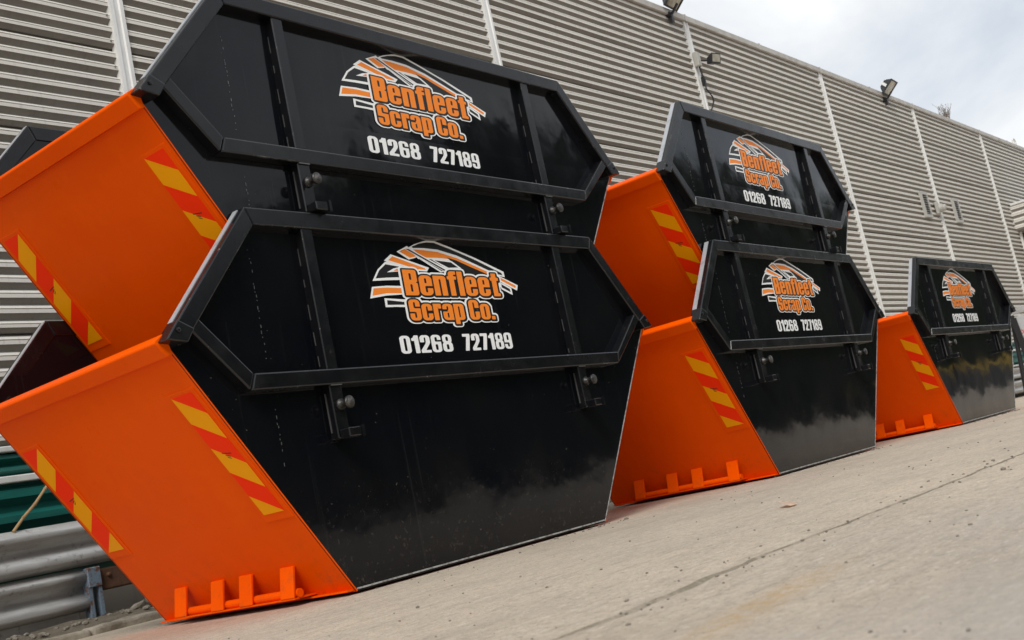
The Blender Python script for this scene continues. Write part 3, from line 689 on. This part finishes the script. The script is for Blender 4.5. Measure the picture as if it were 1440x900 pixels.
for i in range(150):
    x = rv.uniform(-2.2, .8); y = rv.uniform(2.56, 3.3); q = rv.uniform(.006, .022)
    m = Matrix.Translation((x, y, .075+.02*noise.noise((x*3, y*3, 0)))) @ Matrix.Rotation(rv.random()*6, 4, 'Z') @ Matrix.Diagonal((q*rv.uniform(.8, 1.6), q, q*.7, 1))
    bmesh.ops.create_icosphere(bm, subdivisions=1, radius=1, matrix=m)
obj('verge_rubble', bm, STONE, None, False, 'small loose rubble in the dirt strip below the barrier', 'stuff')
def stick(name, pts, r, mat):
    bm = bmesh.new()
    for a, b in zip(pts, pts[1:]):
        add_tube(bm, a, b, r, r*.93, 9); add_tube(bm, Vector(b)-(Vector(b)-Vector(a)).normalized()*.008, b, r*1.22, r*1.22, 9)
    return obj(name, bm, mat)
a, b = Vector((-.965, 3.25, .735)), Vector((-.58, 3.34, 1.06)); pts = [a+(b-a)*t+Vector((0, 0, .006*math.sin(t*9))) for t in (0, .25, .52, .78, 1)]
tag(stick('bamboo_cane', pts, .0105, CANE), 'thin bamboo cane leaning on the wall above the crash barrier', 'cane')
tag(stick('broken_stick', [Vector((-.20, 3.05, .24)), Vector((-.05, 2.93, .19)), Vector((.12, 2.80, .13))], .014, CANE), 'short broken stick lying on the dirt beside the post', 'stick')

# far right clutter beyond the last skip
rack = empty('steel_rack', (21, 1.95, 0)); tag(rack, 'grey steel rack with a level beam and leaning dark strut at the far right', 'rack')
bm = bmesh.new(); add_box(bm, -.06, .06, -1.6, .16, 1.76, 1.90); bevel(bm, .01, 1); obj('rack_beam', bm, RAIL, rack)
bm = bmesh.new(); add_tube(bm, (0, .20, 1.75), (0, .33, .02), .05, n=8); obj('rack_leg', bm, DARKM, rack)
bm = bmesh.new(); add_tube(bm, (0, -1.4, 1.75), (0, -1.4, .02), .05, n=8); obj('rack_leg', bm, DARKM, rack)
bm = bmesh.new(); add_hull(bm, [(-.12, .10, 1.68), (-.06, .10, 1.68), (-.06, .22, 1.68), (-.12, .22, 1.68)], [(-.12, .28-.26, .68), (-.06, .28-.26, .68), (-.06, .40-.26, .68), (-.12, .40-.26, .68)]); obj('leaning_strut', bm, DARKM, rack)
bm = bmesh.new(); add_box(bm, -.075, -.055, -.25, .14, 1.25, 1.70); bevel(bm, .004, 1); npl = obj('notice_plate', bm, SILV, rack)
bm = bmesh.new(); 
for r0, r1, yy, zz in ((.045, .030, .07, 1.36),):
    n = 20; a = [bm.verts.new((-.0775, yy+r0*math.cos(6.283*i/n), zz+r0*math.sin(6.283*i/n))) for i in range(n)]; b = [bm.verts.new((-.0775, yy+r1*math.cos(6.283*i/n), zz+r1*math.sin(6.283*i/n))) for i in range(n)]
    for i in range(n): bm.faces.new((a[i], a[(i+1) % n], b[(i+1) % n], b[i]))
obj('red_ring_mark', bm, flat('sign_red', (.55, .03, .02)), npl)
for i, (y, z0, h, lab) in enumerate(((2.30, .73, .34, 'silver metal box on the far crash barrier, nearest the last skip'), (2.05, .73, .40, 'taller silver metal box on the far crash barrier at the frame edge'))):
    e = empty('metal_box', (21.4, y+.55, z0)); tag(e, lab, 'box', 'silver boxes on the far crash barrier')
    bm = bmesh.new(); add_box(bm, -.14, .14, -.10, .10, 0, h); bevel(bm, .01, 1); obj('box_body', bm, SILV, e)
    bm = bmesh.new(); add_box(bm, -.15, .15, -.11, .11, h, h+.03); bevel(bm, .006, 1); obj('box_lid', bm, TRIM, e)
    bm = bmesh.new(); add_box(bm, -.148, -.139, -.03, .03, h*.45, h*.6); obj('box_latch', bm, DARKM, e)

# ------------------------------------------------------------------ lamps and fittings on the wall
def floodlight(s, z, k, label, rz, tilt):
    e = wall_empty('floodlight', s, .09, z); tag(e, label, 'floodlight', 'floodlights along the roof edge')
    bm = bmesh.new(); add_box(bm, -.05, .05, -.02, .10, -.11, -.03); add_tube(bm, (0, -.03, -.07), (0, -.16, .05), .022, n=8); add_box(bm, -.03, .03, -.03, .03, -.2, -.09); obj('mounting_arm', bm, DARKM, e)
    h = bpy.data.objects.new('lamp_housing', None)
    M = Matrix.Translation((.02, -.16*k, .17*k)) @ Matrix.Rotation(rz, 4, 'Z') @ Matrix.Rotation(tilt, 4, 'X')
    def tr(bm): bmesh.ops.transform(bm, matrix=M, verts=bm.verts); return bm
    a, b = .25*k, .20*k
    bm = bmesh.new()                                                      # front (glass) faces -y
    add_hull(bm, [(-a, 0, -b), (a, 0, -b), (a, 0, b), (-a, 0, b)], [(-a*.62, .15*k, -b*.6), (a*.62, .15*k, -b*.6), (a*.62, .15*k, b*.6), (-a*.62, .15*k, b*.6)]); bevel(bm, .012, 2)
    for i in range(5): add_box(bm, -a*.5+i*a*.25-.006, -a*.5+i*a*.25+.006, .13*k, .18*k, -b*.5, b*.5)
    ho = obj('lamp_housing', tr(bm), DARKM, e)
    bm = bmesh.new(); t = .035*k
    for (x0, x1, z0, z1) in ((-a, a, b-t, b), (-a, a, -b, -b+t), (-a, -a+t, -b+t+.001, b-t-.001), (a-t, a, -b+t+.001, b-t-.001)): add_box(bm, x0, x1, -.022*k, .004, z0, z1)
    obj('lamp_frame', tr(bm), DARKM, ho)
    bm = bmesh.new(); add_box(bm, -a+t+.001, a-t-.001, -.008*k, -.003*k, -b+t+.001, b-t-.001); obj('lamp_glass', tr(bm), GLASS, ho)
    bm = bmesh.new(); add_box(bm, -a*.98, -a*.90, .02, .15*k, -.03, .03); add_box(bm, a*.90, a*.98, .02, .15*k, -.03, .03); add_box(bm, -a*.98, a*.98, .15*k+.001, .18*k, -.03, .03); obj('lamp_yoke', tr(bm), TRIM, ho)
    return e
floodlight(9.9, 7.04, 0.88, 'large floodlight on the roof edge at the top of the photo', R(4), R(48))
floodlight(19.05, 6.99, 0.88, 'floodlight on the roof edge above the stacked middle skips', R(4), R(48))
# small lamp with junction box and cable on a cover strip
e = wall_empty('wall_lamp', 10.47, .07, 6.20); e.scale = (.88, .88, .92); tag(e, 'small black lamp with junction box and dangling cable on a wall strip', 'wall lamp')
bm = bmesh.new(); add_box(bm, -.15, -.03, -.09, .0, -.02, .24); bevel(bm, .01, 1); obj('junction_box', bm, GREYP, e)
bm = bmesh.new(); add_hull(bm, [(-.02, -.27, -.03), (.22, -.33, -.03), (.22, -.37, .15), (-.02, -.31, .15)], [(.03, -.15, .0), (.17, -.18, .0), (.17, -.20, .11), (.03, -.17, .11)]); bevel(bm, .01, 2)
add_tube(bm, (-.05, -.05, .10), (.03, -.18, .06), .02, n=8); obj('lamp_housing', bm, DARKM, e)
bm = bmesh.new(); add_hull(bm, [(.005, -.283, -.005), (.195, -.331, -.005), (.195, -.362, .125), (.005, -.314, .125)], [(.005, -.275, -.005), (.195, -.323, -.005), (.195, -.354, .125), (.005, -.306, .125)]); obj('lamp_glass', bm, GLASS, e)
bm = bmesh.new(); pts = [(-.08, -.05, 0), (-.07, -.06, -.16), (-.03, -.07, -.30), (-.05, -.06, -.42), (.0, -.08, -.50), (.08, -.08, -.56), (.10, -.07, -.64), (.04, -.05, -.74), (.0, -.03, -.80)]
for a, b in zip(pts, pts[1:]): add_tube(bm, a, b, .014, n=6)
add_box(bm, -.06, .0, -.07, -.01, -.36, -.20); obj('cable', bm, DARKM, e)
def vent(s, z, lab):
    e = wall_empty('wall_vent', s, .045, z); tag(e, lab, 'vent', 'louvred vents on the wall')
    w2, h2 = .21, .30
    bm = bmesh.new()
    for (x0, x1, z0, z1) in ((-w2, w2, h2-.07, h2), (-w2, w2, -h2, -h2+.07), (-w2, -w2+.06, -h2+.071, h2-.071), (w2-.06, w2, -h2+.071, h2-.071)): add_box(bm, x0, x1, -.05, .01, z0, z1)
    obj('vent_frame', bm, GREYP, e)
    bm = bmesh.new(); add_box(bm, -w2+.061, w2-.061, -.02, .0, -h2+.071, h2-.071); obj('vent_back', bm, VENTD, e)
    for k in range(8):
        z = -h2+.10+k*.055; bm = bmesh.new(); add_hull(bm, [(-w2+.062, -.046, z-.006), (w2-.062, -.046, z-.006), (w2-.062, -.02, z+.012), (-w2+.062, -.02, z+.012)], [(-w2+.062, -.044, z+.002), (w2-.062, -.044, z+.002), (w2-.062, -.018, z+.020), (-w2+.062, -.018, z+.020)]); obj('louvre_blade', bm, GREYP, e)
vent(19.86, 4.56, 'louvred grey vent left of the cover strip on the far wall')
vent(22.06, 4.56, 'louvred grey vent right of the cover strip on the far wall')
e = wall_empty('wall_fitting', 20.62, .06, 4.52); tag(e, 'round pale fitting on the wall between the two louvred vents', 'wall fitting')
bm = bmesh.new(); add_box(bm, -.16, -.04, -.06, .0, -.14, .14); bevel(bm, .01, 1); obj('back_plate', bm, GREYP, e)
bm = bmesh.new(); add_lathe(bm, (.02, -.02, 0), (.25, -1, -.12), [(0, .105), (.08, .105), (.10, .08), (.15, .08), (.165, .055)], 16); obj('fitting_drum', bm, GREYP, e, False)
# roof edge handle and a shrub sprouting in the gutter
e = wall_empty('roof_handle', 30.05, -.05, 7.07); tag(e, 'small bent metal handle standing on the far roof edge', 'handle')
bm = bmesh.new(); 
for a, b in (((-.16, 0, 0), (-.16, 0, .20)), ((-.16, 0, .20), (-.08, 0, .27)), ((-.08, 0, .27), (.08, 0, .27)), ((.08, 0, .27), (.14, 0, .2)), ((.14, 0, .2), (.14, 0, 0))): add_tube(bm, a, b, .025, n=7)
obj('handle_tube', bm, TRIM, e)
sh = wall_empty('gutter_shrub', 24.7, -.30, 7.05); tag(sh, 'bare twiggy shrub sprouting above the roof edge against the sky', 'shrub')
bm = bmesh.new(); bl = bmesh.new(); rnd = random.Random(3)
def grow(p, d, l, r, depth):
    q = p+d*l; add_tube(bm, p, q, r, r*.75, 5)
    for _ in range(2 if depth else 0):
        t = p+(q-p)*rnd.uniform(.4, 1); c = t+Vector((rnd.uniform(-.02, .02), rnd.uniform(-.02, .02), rnd.uniform(.0, .02)))
        vs = [bl.verts.new(c+Vector((rnd.uniform(-.018, .018), rnd.uniform(-.018, .018), rnd.uniform(-.018, .018)))) for _ in range(3)]; bl.faces.new(vs)
    if depth < 3:
        for _ in range(3 if depth else 9):
            dd = (d+Vector((rnd.gauss(0, .24), rnd.gauss(0, .24), rnd.uniform(.1, .5)))).normalized()
            grow(p+(q-p)*rnd.uniform(.35, 1), dd, l*rnd.uniform(.5, .85) if depth else rnd.uniform(.25, .42), r*.6, depth+1)
grow(Vector((0, 0, -.1)), Vector((0, 0, 1)), .22, .014, 0)
obj('twig', bm, TWIG, sh); obj('bud', bl, TWIG, sh, kind='stuff')

# ------------------------------------------------------------------ small things on the concrete
bm = bmesh.new(); P = [(-.055, 0, .004), (-.03, .016, .012), (.0, .022, .020), (.035, .014, .012), (.06, 0, .010), (.03, -.016, .006), (-.005, -.02, .003), (-.035, -.012, .003)]
c = bm.verts.new((0, 0, .010)); vs = [bm.verts.new(p) for p in P]
for i in range(8): bm.faces.new((c, vs[i], vs[(i+1) % 8]))
bmesh.ops.solidify(bm, geom=list(bm.faces), thickness=.0015)
o = obj('dry_leaf', bm, LEAF); o.scale = (1.8, 1.8, 1.5); o.location = (-.244, -1.79, .001); o.rotation_euler = (0, 0, .5); tag(o, 'dry curled brown leaf lying on the concrete before the middle skip', 'leaf')
bm = bmesh.new(); rnd = random.Random(11)
for i in range(640):
    t = rnd.random(); x = -4.2+t*t*11; y = rnd.uniform(-4.3, -.3) if rnd.random() < .6 else CRX(x)+rnd.gauss(0, .10)
    if i % 4 == 0: x = rnd.choice((0, 4.29, 8.74))+rnd.uniform(-1.15, 1.1); y = -.02-.03*x-abs(rnd.gauss(0, .05))
    r = rnd.uniform(.0012, .0042)*(1+.10*(x+4)); 
    if rnd.random() < .04: r *= 2.0
    m = Matrix.Translation((x, y, r*.4)) @ Matrix.Rotation(rnd.random()*6, 4, 'Z') @ Matrix.Diagonal((r*rnd.uniform(.8, 1.8), r, r*.7, 1))
    bmesh.ops.create_icosphere(bm, subdivisions=1, radius=1, matrix=m)
obj('grit', bm, STONE, None, False, 'scattered grit and pebbles on the concrete', 'stuff')

# ------------------------------------------------------------------ across the yard (seen in the glossy panels)
bm = bmesh.new(); rows = []
for i in range(170):
    x = -30+i*1.0; row = []; top = 7.5+6.0*max(0, min(1, (x-13)/14))+1.9*noise.noise((x*.21, 2, 0))+1.1*noise.noise((x*.6, 7, 0))
    for j in range(18):
        t = j/17; a = math.pi*t; z = top*math.sin(a)**.6; y = -21+2.6*math.cos(a)
        n = 1.1*noise.noise((x*.35, y*.4, z*.5))+.6*noise.noise((x*1.3, y, z*1.4)); row.append(bm.verts.new((x+n*.4, y+n*.7, max(-.05, z+n*(1 if z > 1 else .1)))))
    rows.append(row)
for a, b in zip(rows, rows[1:]):
    for k in range(17): bm.faces.new((a[k], b[k], b[k+1], a[k+1]))
o = obj('tree_belt', bm, HEDGE); tag(o, 'tall dark belt of dense trees across the yard facing the skips', 'trees')
bw = empty('reflection_wall', (0, -17.5, 0)); tag(bw, 'unseen low dark wall with a yellow painted top, added across the yard for its reflection', 'wall')  # unseen, added for the yellow line reflected in the farthest skip
bm = bmesh.new(); add_box(bm, 58, 130, -.12, .12, -.05, 1.30); obj('wall_body', bm, DARKM, bw)
bm = bmesh.new(); add_box(bm, 58, 130, -.16, .16, 1.30, 1.62); bevel(bm, .01, 1); obj('coping', bm, YELL, bw)
